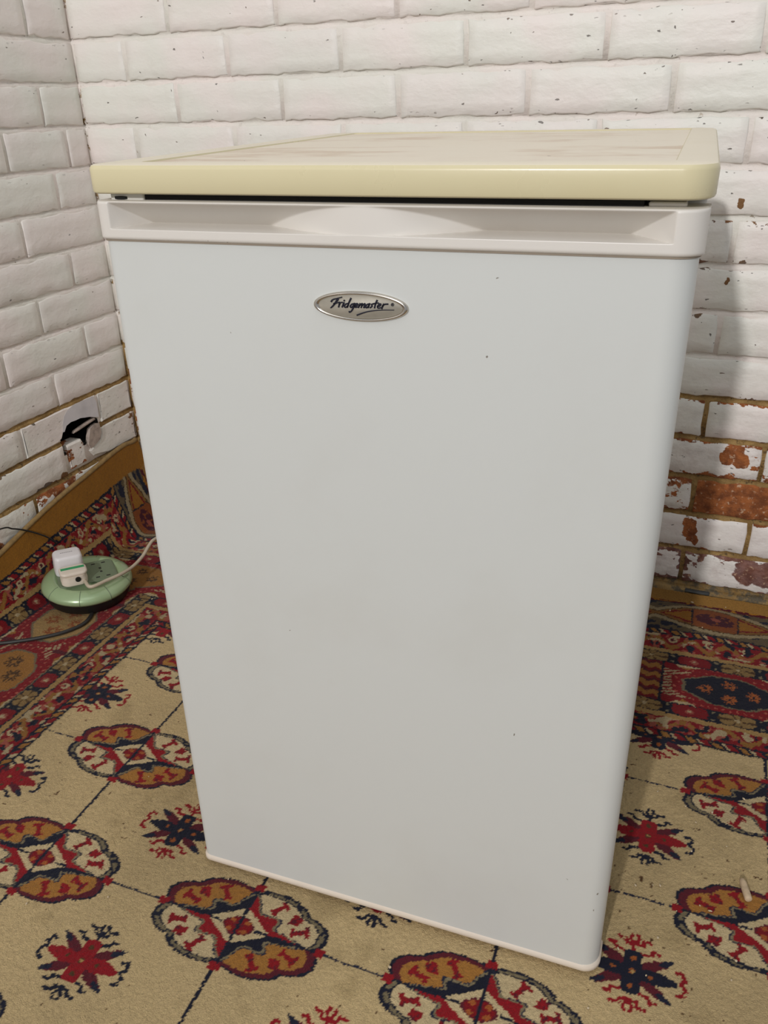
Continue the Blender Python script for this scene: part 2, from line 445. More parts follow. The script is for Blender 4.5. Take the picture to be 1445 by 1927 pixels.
# --- bricks: shared meshes by length and variant, front face towards local -y
_bc = {}
def brick_mesh(L, var):
    key = (round(L, 3), var)
    if key in _bc: return _bc[key]
    r = random.Random(var * 131 + int(L * 1000))
    H = 0.0662
    nx = 16 if L > .15 else 9
    xs = [-L / 2, -L / 2 + .0022] + [-L / 2 + .0022 + (L - .0044) * (i + 1) / nx for i in range(nx - 1)] + [L / 2 - .0022, L / 2]
    zs = [-H / 2, -H / 2 + .0022, -H / 2 + .02, H / 2 - .02, H / 2 - .0022, H / 2]
    bm = bmesh.new()
    tiltx, tiltz = r.uniform(-.0025, .0025), r.uniform(-.009, .009)
    def edge_wobble():
        ph, ph2 = r.uniform(0, 6), r.uniform(0, 6)
        w_ = [.0010 * math.sin(x * 70 + ph) + .0007 * math.sin(x * 190 + ph2) + r.uniform(-.0010, .0010) for x in xs]
        if r.random() < .5:
            c_ = r.randrange(1, len(xs) - 2); w_[c_] -= .002; w_[c_ + 1] -= .0015
        return w_
    topw = edge_wobble(); botw = [-q for q in edge_wobble()]
    grid = []
    for i, x in enumerate(xs):
        col = []
        for j, z in enumerate(zs):
            ei = i in (0, len(xs) - 1); ej = j in (0, len(zs) - 1)
            y = x * tiltx + z * tiltz + r.uniform(-.0005, .0005)
            if ei or ej: y += .0019
            if ei and ej: y += .0012
            zz = z + (topw[i] if j >= 4 else botw[i] if j <= 1 else 0)
            xx = x + (r.uniform(-.0012, .0012) if ei else 0)
            if r.random() < .05 and (ej or ei): y += .0015
            col.append(bm.verts.new((xx, y - .0005, zz)))
        grid.append(col)
    nX, nZ = len(xs), len(zs)
    for i in range(nX - 1):
        for j in range(nZ - 1):
            bm.faces.new((grid[i][j], grid[i + 1][j], grid[i + 1][j + 1], grid[i][j + 1]))
    ring = [grid[i][0] for i in range(nX)] + [grid[-1][j] for j in range(1, nZ)] + [grid[i][-1] for i in range(nX - 2, -1, -1)] + [grid[0][j] for j in range(nZ - 2, 0, -1)]
    back = [bm.verts.new((v.co.x, .03, v.co.z)) for v in ring]
    for i in range(len(ring)):
        j = (i + 1) % len(ring)
        bm.faces.new((ring[j], ring[i], back[i], back[j]))
    me = bm_mesh('brick', bm)
    me.materials.append(M_BRICK)
    me.polygons.foreach_set('use_smooth', [True] * len(me.polygons))
    _bc[key] = me
    return me

def put_brick(parent, me, loc, rotz, wear, purple=0.0):
    o = bpy.data.objects.new('brick', me)
    COL.objects.link(o)
    o.location = loc
    o.rotation_euler = (random.uniform(-.003, .003), random.uniform(-.004, .004), rotz + random.uniform(-.0015, .0015))
    o['wear'] = float(wear); o['purple'] = float(purple)
    o.parent = parent
    return o

WEAR_B = {8: .28, 9: .42, 10: .70, 11: .30, 12: .58}
def wear_b(k, x):
    if k <= 3: return random.uniform(.0, .06)
    if k <= 7: return random.uniform(.10, .18)
    return WEAR_B.get(k, .5) + random.uniform(-.05, .05)
JW = .0075
for k in range(-6, 13):
    zmid = (zc(k + 1) + zc(k) - .0105) / 2
    base = .177 if k % 2 else .297
    js = sorted(base + .2260 * n for n in range(-6, 8))
    js = [XL + .003 - JW / 2] + [j for j in js if XL + .04 < j < 1.62]
    for a, b in zip(js[:-1], js[1:]):
        L = b - a - JW
        w = wear_b(k, a); pu = 0.0
        if k == 10 and .5 < a < .6: w, pu = 1.45, 0.0
        elif k == 10: w = .62
        if k == 12: pu = .75
        put_brick(wall_b, brick_mesh(L, random.randrange(7)), ((a + b) / 2, YB + random.uniform(-.0010, .0001), zmid), 0, w, pu)

WEAR_L = {9: .06, 10: .14, 11: .40, 12: .5}
for k in range(-6, 13):
    zmid = (zc(k + 1) + zc(k) - .0105) / 2
    base = .763 if k % 2 else .650
    js = sorted(base - .23 * n for n in range(0, 11))
    js = [j for j in js if j > -1.55]
    if k == 2: js.append(.814)
    js.append(YB - .003 + JW / 2)
    for a, b in zip(js[:-1], js[1:]):
        if k == 9 and a < .6 < b: continue
        if k == 10 and a > .6: continue
        if k == 9 and a > .7: continue
        if k == 10 and a < .6 < b: b = .6405
        put_brick(wall_l, brick_mesh(b - a - JW, random.randrange(7)), (XL - random.uniform(-.0008, .0004), (a + b) / 2, zmid), math.pi / 2, WEAR_L.get(k, random.uniform(0, .04)))

# --- the broken bricks round the hole: outline prisms in (y, z) on the left wall
def wall_prism(name, pts, mat, front, depth, bevel=.003, wear=0.05, parent=wall_l):
    bm = bmesh.new()
    # densify
    P = []
    for i in range(len(pts)):
        a = Vector(pts[i]); b = Vector(pts[(i + 1) % len(pts)])
        n = max(1, int((b - a).length / .012))
        for s in range(n): P.append(tuple(a + (b - a) * s / n + Vector((random.uniform(-.0006, .0006), random.uniform(-.0006, .0006)))))
    ins = inset(P, bevel)
    stack(bm, [[(XL + front, y, z) for y, z in ins], [(XL + front - bevel * .8, y, z) for y, z in P], [(XL + front - depth, y, z) for y, z in P]])
    bmesh.ops.triangulate(bm, faces=[f for f in bm.faces if len(f.verts) > 4])
    o = link(name, bm_mesh(name, bm), mat, parent, smooth=False)
    if mat is M_BRICK: o['wear'] = wear; o['purple'] = 0.0
    return o
z9a, z9b = zc(10), zc(9) - .0105
wall_prism('brick', [(.538, z9a), (.627, z9a), (.640, .2750), (.648, .2880), (.656, .2965), (.672, .3010), (.7015, .2990), (.7304, .2925), (.7468, .2870), (.757, .2790), (.7585, z9b), (.538, z9b)], M_BRICK, .001, .03)
wall_prism('plaster_patch', [(.6455, .288), (.649, .304), (.657, .318), (.669, .327), (.688, z9b - .002), (.720, z9b - .001), (.7500, z9b - .002), (.7565, .318), (.7575, .303), (.7560, .284), (.7304, .2945), (.7015, .3010), (.672, .3030), (.656, .2990), (.648, .2890)], M_PATCH, .0020, .012, .0016)
wall_prism('brick', [(.6475, .2000), (.700, .1985), (.7000, .2420), (.6940, .2545), (.648, .2560)], M_BRICK, .0, .03, .004, wear=.34)
wall_prism('brick', [(.712, .2195), (.7235, .2030), (.7698, .1935), (.872, .1935), (.872, .2590), (.7660, .2600), (.7600, .2560), (.7570, .2420), (.7500, .2320), (.734, .2275)], M_BRICK, .001, .03, .004, wear=.12)
wall_prism('brick', [(.7665, .2690), (.872, .2690), (.872, z9b), (.7665, z9b)], M_BRICK, .001, .03)
# broken plaster sticking out of the hole
wall_prism('plaster_stub', [(.724, .2660), (.738, .2700), (.7500, .2710), (.7515, .2500), (.7450, .2380), (.734, .2330), (.7140, .2280), (.7110, .2350), (.7180, .2520)], M_RUBBLE, .004, .012, .003)
wall_prism('plaster_ledge', [(.6760, .2735), (.6930, .2740), (.7150, .2760), (.7480, .2800), (.7465, .2855), (.7241, .2835), (.7000, .2805), (.6800, .2775)], M_RUBBLE, .000, .007, .0018)
bm = bmesh.new()
y0_, y1_, z0_, z1_ = HOLE[0] + .0006, HOLE[1] - .0006, HOLE[2] + .0006, HOLE[3] - .0006
for (lo, hi) in (((XL - .0985, y0_, z0_), (XL - .09, y1_, z1_)), ((XL - .0985, y0_, z0_), (XL - .006, y0_ + .003, z1_)), ((XL - .0985, y1_ - .003, z0_), (XL - .006, y1_, z1_)), ((XL - .0985, y0_, z0_), (XL - .006, y1_, z0_ + .003)), ((XL - .0985, y0_, z1_ - .003), (XL - .006, y1_, z1_))):
    add_box(bm, lo, hi)
link('shade_painted_cavity', bm_mesh('shade_painted_cavity', bm), M_HOLE_SHADE, wall_l, smooth=False)  # lining of the hole, its darkness painted on

# dirty mortar fillet along the foot of the back wall, with a dark sliver in it
bm = bmesh.new()
loops = []
for i in range(90):
    x = XL + .02 + i * .025
    h = .036 + random.uniform(-.003, .003); d = .012 + random.uniform(-.003, .004)
    loops.append([(x, YB + .004, h), (x, YB - d * .45, h - .006), (x, YB - d, h * .45), (x, YB - d, 0.001), (x, YB + .004, 0.001)])
stack(bm, loops)
link('mortar_fillet', bm_mesh('mortar_fillet', bm), M_MORT_B, wall_b)
bm = bmesh.new(); add_box(bm, (.536, YB - .0155, .0275), (.581, YB - .004, .0310), .0015, 1, Matrix.Rotation(.0, 4, 'Y'))
link('slate_sliver', bm_mesh('slate_sliver', bm), M_SLATE, wall_b)

# ------------------------------------------------------------------ rug
C_BEIGE = np.array(srgb(195, 171, 126)[:3]); C_CREAM = np.array(srgb(198, 177, 136)[:3])
C_RED = np.array(srgb(142, 24, 32)[:3]); C_MAR = np.array(srgb(92, 30, 40)[:3]); C_NAVY = np.array(srgb(29, 31, 46)[:3])
C_OCH = np.array(srgb(164, 114, 54)[:3]); C_MUS = np.array(srgb(163, 110, 38)[:3]); C_GREY = np.array(srgb(122, 110, 84)[:3])
C_YEL = np.array(srgb(176, 142, 88)[:3]); C_PINK = np.array(srgb(180, 96, 78)[:3]); C_BRN = np.array(srgb(84, 58, 34)[:3])
C_ORG = np.array(srgb(180, 100, 50)[:3]); C_WHT = np.array(srgb(168, 150, 114)[:3])

def vnoise(u, v, s, seed):
    """smooth value noise 0..1"""
    x = u * s + seed * 17.3; y = v * s + seed * 9.1
    i = np.floor(x).astype(np.int64); j = np.floor(y).astype(np.int64)
    fx = x - i; fy = y - j
    fx = fx * fx * (3 - 2 * fx); fy = fy * fy * (3 - 2 * fy)
    def h(a, b):
        n = (a * 374761393 + b * 668265263 + seed * 1442695041) & 0x7fffffff
        n = ((n ^ (n >> 13)) * 1274126177) & 0x7fffffff
        return ((n ^ (n >> 16)) & 0xffff) / 65535.0
    return (h(i, j) * (1 - fx) + h(i + 1, j) * fx) * (1 - fy) + (h(i, j + 1) * (1 - fx) + h(i + 1, j + 1) * fx) * fy

def seg(a, b, x0, y0, x1, y1):
    dx, dy = x1 - x0, y1 - y0
    t = np.clip(((a - x0) * dx + (b - y0) * dy) / (dx * dx + dy * dy + 1e-12), 0, 1)
    return np.hypot(a - x0 - t * dx, b - y0 - t * dy)
def poly(a, b, pts):
    d = np.full(a.shape, 9.0)
    for p, q in zip(pts[:-1], pts[1:]): d = np.minimum(d, seg(a, b, p[0], p[1], q[0], q[1]))
    return d
def leaf(a, b, x0, y0, x1, y1, w):
    """pointed leaf from p0 to p1, true inside"""
    dx, dy = x1 - x0, y1 - y0
    L = math.hypot(dx, dy)
    t = ((a - x0) * dx + (b - y0) * dy) / L / L
    n = np.abs(-(a - x0) * dy + (b - y0) * dx) / L
    return (t > 0) & (t < 1) & (n < w * np.clip(1.25 * np.sqrt(np.clip(t, 0, 1)) * (1.15 - t) * 1.5, 0, 1))

def field(u, v):
    c = np.tile(C_BEIGE, (u.size, 1))
    PU, PV = .300, .2050
    gu = (u - .090 + PU / 2) % PU - PU / 2
    gv = (v + .0720 + PV / 2) % PV - PV / 2
    # lines of the grid
    c[np.abs(gu) < .0021] = C_NAVY
    c[(np.abs(gv) < .0014) & (vnoise(u, v, 260, 5) > .22)] = C_NAVY * 1.6
    # ---- gul
    U, V = gu / .111, gv / .0575
    R = (np.abs(U) ** 2.6 + np.abs(V) ** 2.6) ** (1 / 2.6)
    t = np.arctan2(np.abs(V), np.abs(U)) / (math.pi / 2)
    R = R / (.905 + .115 * np.abs(np.sin(2 * np.pi * t)) ** .75)
    och = U * V < 0
    ins = R < 1
    c[ins & och] = C_OCH; c[ins & ~och] = C_CREAM
    rim = ins & (R > .875)
    c[rim & och] = C_MAR
    c[rim & och & (R > .965)] = C_NAVY
    c[rim & ~och] = C_GREY
    c[rim & ~och & ((R > .955) | (R < .90))] = C_NAVY
    c[rim & ~och & (vnoise(u, v, 190, 3) > .66)] = C_NAVY
    # red figures in the quadrants
    for (qa, qr) in ((.20, .70), (.46, .72), (.74, .69)):
        ang = qa * math.pi / 2
        px, py = abs(math.cos(ang)) ** (2 / 2.6) * .111 * qr, abs(math.sin(ang)) ** (2 / 2.6) * .0575 * qr
        a, b = np.abs(gu) - px, np.abs(gv) - py
        rd = math.atan2(py / .0575 * .8, px / .111)
        ca, sa = math.cos(rd), math.sin(rd)
        p, q = a * ca + b * sa, -a * sa + b * ca
        f = ((np.abs(p) < .0100) & (np.abs(q) < .0034)) | ((np.abs(p - .009) < .0026) & (np.abs(q) < .0080)) | ((np.abs(p + .0095) < .0020) & (np.abs(q) < .0058))
        if qa == .46: f = ((np.abs(p) / .012 + np.abs(q) / .008) < 1) | ((np.abs(p) < .010) & (np.abs(q) < .002))
        c[ins & (R < .86) & f] = C_RED * .95
        c[ins & (R < .86) & f & (vnoise(u, v, 330, 8) > .72)] = C_MAR
    # quadrant frame of the middle
    Rin = (np.abs(U) / .60 + np.abs(V) / .66) * (1 - .16 * np.cos(4 * np.pi * t))
    m1 = (Rin < 1.13) & ins
    c[m1 & (Rin > 1.0)] = C_GREY * 1.15
    c[m1 & (Rin > 1.08)] = C_NAVY * 1.6
    c[m1 & (Rin < 1.0) & och] = C_NAVY * .9
    c[m1 & (Rin < 1.0) & ~och] = C_RED
    R2 = np.abs(U) / .38 + np.abs(V) / .44
    c[R2 < 1] = C_CREAM
    c[(R2 < 1) & (np.abs(gv) < .0016) & (np.abs(U) > .2)] = C_NAVY
    R3 = np.maximum(np.hypot(U / .185, V / .225), (np.abs(U) / .185 + np.abs(V) / .225) / 1.3)
    c[R3 < 1] = C_MAR * 1.1
    c[(R3 < .85) & (R3 > .25)] = C_RED * .8
    c[(np.hypot((np.abs(gu) - .0095) / 1.4, np.abs(gv) - .0058) < .0030)] = C_ORG * .8
    # quadrant dividing lines
    c[ins & (np.abs(gu) < .0021)] = C_NAVY
    c[ins & (np.abs(gv) < .0015) & (np.abs(U) > .44)] = C_NAVY
    # red knots at the four points
    c[(np.abs(np.abs(gu) - .107) < .0062) & (np.abs(gv) < .0055)] = C_RED
    c[(np.abs(np.abs(gv) - .0560) < .0044) & (np.abs(gu) < .0070)] = C_RED
    # ---- stars between the guls
    iu = np.floor((u - .240 + PU / 2) / PU).astype(int); iv = np.floor((v + .1745 + PV / 2) / PV).astype(int)
    su = (u - .240 + PU / 2) % PU - PU / 2
    sv = (v + .1745 + PV / 2) % PV - PV / 2
    odd = ((iu + iv) % 2) == 0       # navy star with red hooks
    a, b = np.abs(su), np.abs(sv)
    hook = poly(a, sv, [(.000, .026), (.000, .036)]) 
    hook = np.minimum(hook, poly(a, b, [(0, .034), (.009, .036), (.010, .041), (.019, .042)]))
    hook = np.minimum(hook, poly(a, b, [(0, .036), (.005, .043), (.003, .048)]))
    hook = np.minimum(hook, poly(a, b, [(.010, .024), (.020, .026), (.022, .032), (.028, .031)]))
    hook = np.minimum(hook, poly(a, sv, [(.048, .014), (.054, .016), (.057, .008), (.052, .003), (.058, -.003), (.057, -.011), (.050, -.013)]))
    hm = (hook < .0021) & (vnoise(u, v, 330, 11) > .10)
    c[hm & odd] = C_RED; c[hm & ~odd] = C_NAVY
    dl = leaf(a, b, .008, .006, .042, .025, .0072)
    c[dl] = C_MAR
    c[leaf(a, b, .028, .0172, .044, .026, .004)] = C_NAVY * 1.3
    main = leaf(a, b, .006, 0, .049, 0.0, .0095) | ((a < .0105) & (b < .0275) & (a + b < .034)) | ((a + b * 1.3) < .021)
    c[main & odd] = C_NAVY; c[main & ~odd] = C_RED
    dot = (np.hypot(a, b - .0175) < .0034) | (np.hypot(a, b) < .0036) | (np.hypot(a - .021, b) < .0024)
    c[dot & odd] = C_ORG * .7; c[dot & ~odd] = C_BRN
    c[(np.hypot(a, b) < .0022)] = C_YEL
    # wear and stains of the pale ground
    base = np.all(np.isclose(c, C_BEIGE), axis=1)
    st = np.clip((vnoise(u, v, 22, 21) * .6 + vnoise(u, v, 70, 22) * .4 - .60) * 4, 0, 1)
    c[base] = c[base] * (1 - .16 * st[base, None] * np.array([1.0, 1.05, 1.2]))
    sp = (vnoise(u, v, 150, 31) > .955) & (vnoise(u, v, 14, 32) > .45)
    c[base & sp] = C_BRN * 1.2
    grub = np.exp(-(((u - .60) / .10) ** 2 + ((v - .19) / .13) ** 2)) + .5 * np.exp(-(((u - .52) / .08) ** 2 + ((v + .08) / .08) ** 2))
    sp2 = (vnoise(u, v, 210, 33) > 1.02 - .10 * grub) & (vnoise(u, v, 45, 34) > .42)
    c[base & sp2] = C_BRN * 1.1
    c[base] *= (1 - .13 * np.clip(grub, 0, 1) * np.clip(vnoise(u, v, 30, 35) * 1.6, 0, 1))[base, None]
    big = vnoise(u, v, 5.5, 41)
    c *= (1 - .12 * np.clip((big - .5) * 3, 0, 1))[:, None]
    return c

def barber(c, s, w, m, wdt):
    x = s / wdt
    ph = ((w + s * .8) / .038) % 1
    cc = np.where((ph < .30)[:, None], C_RED, np.where((ph < .45)[:, None], C_NAVY, np.where((ph < .72)[:, None], C_OCH, np.where((ph < .86)[:, None], C_NAVY, C_CREAM))))
    cc[(x < .2) | (x > .8)] = C_NAVY
    c[m] = cc[m]

def redmotif(c, s, w, m, wdt, sd):
    n = vnoise(w * .7, s, 120, sd); n2 = vnoise(w, s, 150, sd + 1)
    ph = (w / .062) % 1
    cc = np.tile(C_RED * .95, (s.size, 1))
    x = s / wdt - .5
    wave = .32 * np.sin(2 * np.pi * ph)
    cc[np.abs(x - wave) < .16] = C_OCH * .9
    cc[(np.hypot((ph - .25) * 1.5, x + .18) < .18)] = C_NAVY
    cc[(np.hypot((ph - .75) * 1.5, x - .18) < .19)] = C_CREAM
    cc[(np.hypot((ph - .75) * 1.5, x - .20) < .09)] = C_MAR
    cc[(n2 > .74)] = C_PINK * .9
    cc[(n > .76)] = C_CREAM * .9
    cc[(n < .20)] = C_NAVY
    c[m] = cc[m]

def chain(c, s, w, m, wdt, per, off):
    x = (s / wdt - .5) * wdt
    ph = ((w - off) / per)
    k = np.floor(ph + .25)
    f = (ph + .25) % .5 - .25
    red = (np.floor((ph + .25) * 2).astype(int) % 2) == 0
    a = f * per
    cc = np.tile(C_NAVY * .9, (s.size, 1))
    r = np.maximum(np.abs(a) / (per * .205), np.abs(x) / (wdt * .46)) * .62 + np.hypot(a / (per * .205), x / (wdt * .46)) * .42
    ins = r < 1
    cc[ins & red] = C_RED * .85; cc[ins & ~red] = C_YEL * .72
    q = np.hypot(a, x)
    th = np.arctan2(x, a)
    cc[ins & ~red & (np.abs(np.sin(th * 3)) < .35) & (q > wdt * .12)] = C_BRN
    cc[ins & (q < wdt * .13)] = C_CREAM * .9
    cc[ins & red & (q < wdt * .22) & (q > wdt * .11)] = C_PINK * .8
    cc[(np.hypot(np.abs(a) - per * .25, np.abs(x) - wdt * .30) < .0028)] = C_GREY * 1.3
    c[m] = cc[m]

def medallions(c, s, w, m, wdt, per, off, cols, hl):
    """main border: octagonal medallions on red with comb teeth between them"""
    x = s - wdt / 2
    k = np.floor((w - off) / per + .5).astype(int)
    a = w - off - k * per
    cc = np.tile(C_RED * .95, (s.size, 1))
    d = np.hypot(np.abs(a) / hl, np.abs(x) / (wdt * .40))
    rr = np.maximum(np.maximum(np.abs(a) / hl, np.abs(x) / (wdt * .36)), (np.abs(a) / hl + np.abs(x) / (wdt * .36)) / 1.38)
    # cream dots on the red
    gx = (w + s * .3) % .011 - .0055; gy = s % .013 - .0065
    cc[(np.hypot(gx, gy) < .0022) & (rr > 1.1) & (rr < 1.45)] = C_PINK * 1.1
    # comb teeth between medallions
    teeth = (rr > 1.28) & (np.abs(x) < wdt * .34) & (((np.abs(a) * .45 + s) / .0085 % 1) < .5)
    cc[teeth] = C_CREAM * .85
    cc[(rr > 1.5) & (np.abs(a) > per * .47)] = C_MAR
    # cream stepped corners at the edges
    e = wdt / 2 - np.abs(x)
    st = e < .012 - .55 * np.abs(np.abs(a) - hl * .98)
    cc[st] = C_OCH * 1.05
    cc[st & (e < .006)] = C_CREAM
    ins = rr < 1
    for i, (f1, f2) in enumerate(cols):
        mk = ins & (k % len(cols) == i)
        cc[mk] = f1
        fl = np.full(a.shape, False)
        for (px, py) in ((-.52, 0), (.52, 0), (0, .48), (0, -.48)):
            q = np.hypot(a - px * hl, x - py * wdt * .36); th = np.arctan2(x - py * wdt * .36, a - px * hl)
            rad = min(hl, wdt * .36) * .36
            fl |= (q < rad * (.75 + .25 * np.cos(th * 6))) & (q > rad * .22) & (np.abs(np.sin(th * 3)) > .22)
        cc[mk & fl] = f2
    cc[(rr > .97) & (rr < 1.04)] = C_GREY
    c[m] = cc[m]

def rug_colour(u, v):
    c = field(u, v)
    bd = np.where((u < -.378) | (v > .439), 1.0, 0.0)
    u0, v0 = u, v
    u = u + bd * .0034 * (vnoise(u0, v0, 230, 201) - .5); v = v + bd * .0034 * (vnoise(u0, v0, 230, 202) - .5)
    sl = -.380 - u; sb = v - .441
    left = (sl > 0) & ~((sb > .284) & (sl < .374)) & ((sl / .30 > sb / .24) | (sb <= 0) | (sl >= .374))
    back = (sb > 0) & ~left
    # --- left border
    def L(a, b): return left & (sl >= a) & (sl < b)
    barber(c, sl, v, L(0, .018), .018)
    redmotif(c, sl - .018, v, L(.018, .061), .043, 50)
    c[L(.061, .073)] = C_YEL
    c[L(.061, .0632)] = C_NAVY * 1.5
    chain(c, sl - .073, v, L(.073, .108), .035, .1015, .133)
    medallions(c, sl - .108, v, L(.108, .262), .154, .170, .225, ((C_OCH * 1.05, C_BRN), (C_YEL, C_ORG * .7)), .066)
    c[L(.108, .1105)] = C_GREY
    chain(c, sl - .262, v, L(.262, .297), .035, .1015, .120)
    c[L(.297, .308)] = C_YEL
    redmotif(c, sl - .308, v, L(.308, .352), .044, 53)
    barber(c, sl - .352, v, L(.352, .374), .022)
    c[L(.374, .60)] = C_MUS
    # --- back border
    def B(a, b): return back & (sb >= a) & (sb < b)
    barber(c, sb, u, B(0, .018), .018)
    redmotif(c, sb - .018, u, B(.018, .051), .033, 60)
    c[B(.051, .061)] = C_YEL
    chain(c, sb - .061, u, B(.061, .091), .030, .142, .581)
    medallions(c, sb - .091, u, B(.091, .201), .110, .235, .640, ((C_NAVY, C_ORG), (C_OCH, C_BRN)), .072)
    zz = B(.091, .201) & (np.abs(u - .510) < .022)
    ph = ((sb + .35 * np.abs(((u - .510) / .022) % 1 - .5) * .05) / .026) % 1
    zc_ = np.where((ph < .5)[:, None], C_OCH, np.where((ph < .75)[:, None], C_MAR, C_RED * .7))
    c[zz] = zc_[zz]
    c[B(.091, .201) & (np.abs(np.abs(u - .510) - .022) < .0022)] = C_NAVY
    chain(c, sb - .201, u, B(.201, .231), .030, .142, .582)
    c[B(.231, .241)] = C_YEL
    redmotif(c, sb - .241, u, B(.241, .284), .043, 63)
    barber(c, sb - .284, u, B(.284, .302), .018)
    # lens band
    lm = B(.302, .409)
    x = (u - .612 + .10475) % .2095 - .10475
    vc = .352
    d = np.abs(sb - vc) - .036 * (1 - (np.abs(x) / .112) ** 1.7)
    cc = np.tile(C_GREY * .55 + C_BRN * .45, (u.size, 1))
    cc[vnoise(u * .6, v, 130, 70) > .62] = C_NAVY * 1.4
    cc[(d < .011)] = C_WHT
    cc[(d < .0015)] = C_BRN
    cc[(d < -.001)] = C_OCH * .75
    cc[(d < -.007)] = C_RED * .75
    cc[(d < -.011)] = C_MUS
    rect = (np.abs(x) < .042) & (d < -.002)
    cc[rect] = C_ORG * .6
    cc[rect & (np.abs(x) > .039)] = C_NAVY
    fl = np.hypot(x / .034, (sb - vc) / .020)
    cc[rect & (fl < 1) & (vnoise(u, v, 170, 71) > .28)] = C_MAR * .7 + C_NAVY * .3
    cc[rect & (fl < .28)] = C_PINK * .8
    c[lm] = cc[lm]
    dm = B(.398, .412)
    dots = np.where((vnoise(u * .8, v, 150, 72) > .45)[:, None], C_MAR, C_MUS * 1.1)
    c[dm] = dots[dm]
    tan = C_MUS * .55 + C_YEL * .42
    c[B(.412, .60)] = tan
    # all border colours are multiplied down, darker than the ground
    return c * np.where(bd > .5, .74, 1.0)[:, None]

A0, A1, B0, B1 = -.808, 1.50, -.75, .890     # rug extents measured along its surface
WALLGAP = .014
def rug_pos(a, b):
    """lay the rug: flat on the floor, curling up the left wall and a little up the back wall"""
    x0 = -.645 + .012 * np.clip((b - .5) / .36, 0, 1)
    ax_ = np.maximum(a, x0)
    yb0 = .838
    by_ = np.minimum(b, yb0)
    x = .99383 * ax_ - .01152 * by_ - .00408          # the rug lies a touch askew to the walls
    y = .01219 * ax_ + .98829 * by_ + .00557
    z = np.full(a.shape, .009)
    f2 = np.clip((b - .41) / .42, -.6, 1)
    hz = .114 + .070 * f2 + .012 * np.sin(np.pi * np.clip((b - .41) / .42, 0, 1))
    xe = XL + WALLGAP
    tau = np.clip((x0 - a) / (x0 - A0), 0, 1)
    x = x + (xe - x) * tau ** .62 * (tau > 0)
    z = z + hz * tau ** 1.08
    # far edge turned up at the back wall
    tb = np.clip((b - yb0) / (B1 - yb0), 0, 1)
    ye = YB - .021
    y = y + (ye - y) * tb ** .8 * (tb > 0)
    z = z + .022 * tb ** 1.5 * (1 - .8 * tau)
    # gentle waves in the pile near the back edge
    w = np.clip((b - .68) / .1, 0, 1) * np.clip((.86 - b) / .04, 0, 1)
    z = z + w * .0035 * (1 + np.sin(a * 23 + b * 9))
    z = z + .0012 * (vnoise(a, b, 9, 80) - .5) * 2
    return x, y, z

du = .00175
def axis(lo, hi, fine0, fine1, f, cst):
    l = list(np.arange(lo, fine0, cst)) + list(np.arange(fine0, fine1, f)) + list(np.arange(fine1, hi, cst)) + [hi]
    return np.array(l)
au = axis(A0, A1, A0, .74, .00175, .006)
bv = axis(B0, B1, -.30, B1, .00175, .006)
na, nb = len(au), len(bv)
AA, BB = np.meshgrid(au, bv, indexing='ij')
AA = AA.ravel(); BB = BB.ravel()
ja = AA + rng.uniform(-.0009, .0009, AA.size); jb = BB + rng.uniform(-.0009, .0009, AA.size)
colr = rug_colour(ja + .0012 * (vnoise(AA, BB, 90, 91) - .5), jb + .0016 * (vnoise(AA, BB, 90, 92) - .5))
colr = colr * rng.uniform(.92, 1.06, (AA.size, 1))
# fading and soiling of the whole rug
soil = np.clip((vnoise(AA, BB, 11, 95) * .6 + vnoise(AA, BB, 40, 96) * .4 - .5) * 2, 0, 1)
colr = colr * (1 - .13 * soil[:, None])
X, Y, Z = rug_pos(AA, BB)
Z = Z + rng.uniform(-.0006, .0006, Z.size)
top = np.stack([X, Y, Z], 1)
# rim ring a little lower / behind, so the rug has an edge with thickness
ring = np.concatenate([np.arange(na) * nb, (na - 1) * nb + np.arange(1, nb), (np.arange(na - 2, -1, -1)) * nb + nb - 1, np.arange(nb - 2, 0, -1)])
low = top[ring].copy()
ra, rb = AA[ring], BB[ring]
isl = ra <= A0 + 1e-6
low[:, 2] = np.where(isl, low[:, 2] - .004, np.maximum(low[:, 2] - .0085, .0005))
low[:, 0] = np.where(isl, low[:, 0] - .008, low[:, 0])
isb = (rb >= B1 - 1e-6)
low[:, 1] = np.where(isb, low[:, 1] + .004, low[:, 1])
NV = top.shape[0]
verts = np.concatenate([top, low]).astype(np.float32)
I, J = np.meshgrid(np.arange(na - 1), np.arange(nb - 1), indexing='ij')
q0 = (I * nb + J).ravel()
quads = np.stack([q0, q0 + nb, q0 + nb + 1, q0 + 1], 1)
nr = len(ring); k0 = np.arange(nr); k1 = (k0 + 1) % nr
rim = np.stack([ring[k1], ring[k0], NV + k0, NV + k1], 1)
quads = np.concatenate([quads, rim]).astype(np.int32)
me = bpy.data.meshes.new('rug')
me.vertices.add(len(verts)); me.vertices.foreach_set('co', verts.ravel())
me.loops.add(quads.size); me.loops.foreach_set('vertex_index', quads.ravel())
me.polygons.add(len(quads)); me.polygons.foreach_set('loop_start', np.arange(len(quads), dtype=np.int32) * 4)
me.polygons.foreach_set('use_smooth', np.ones(len(quads), dtype=bool))
me.update()
ca = me.color_attributes.new('pile_colour', 'FLOAT_COLOR', 'POINT')
cd = np.ones((len(verts), 4), np.float32)
cd[:NV, :3] = colr; cd[NV:, :3] = C_GREY
ca.data.foreach_set('color', cd.ravel())
m, nt, bs = new_mat('rug_pile')
g = NG(nt)
va = g.n('ShaderNodeVertexColor', layer_name='pile_colour')
pos = g.n('ShaderNodeNewGeometry').outputs['Position']
fz = g.mix(g.ramp(g.noise(pos, 420, 3, 0.7), 0.3, 0.7), (0.86, 0.86, 0.86, 1), (1.09, 1.09, 1.09, 1))
mu = g.n('ShaderNodeMix', data_type='RGBA', blend_type='MULTIPLY'); mu.inputs[0].default_value = 1
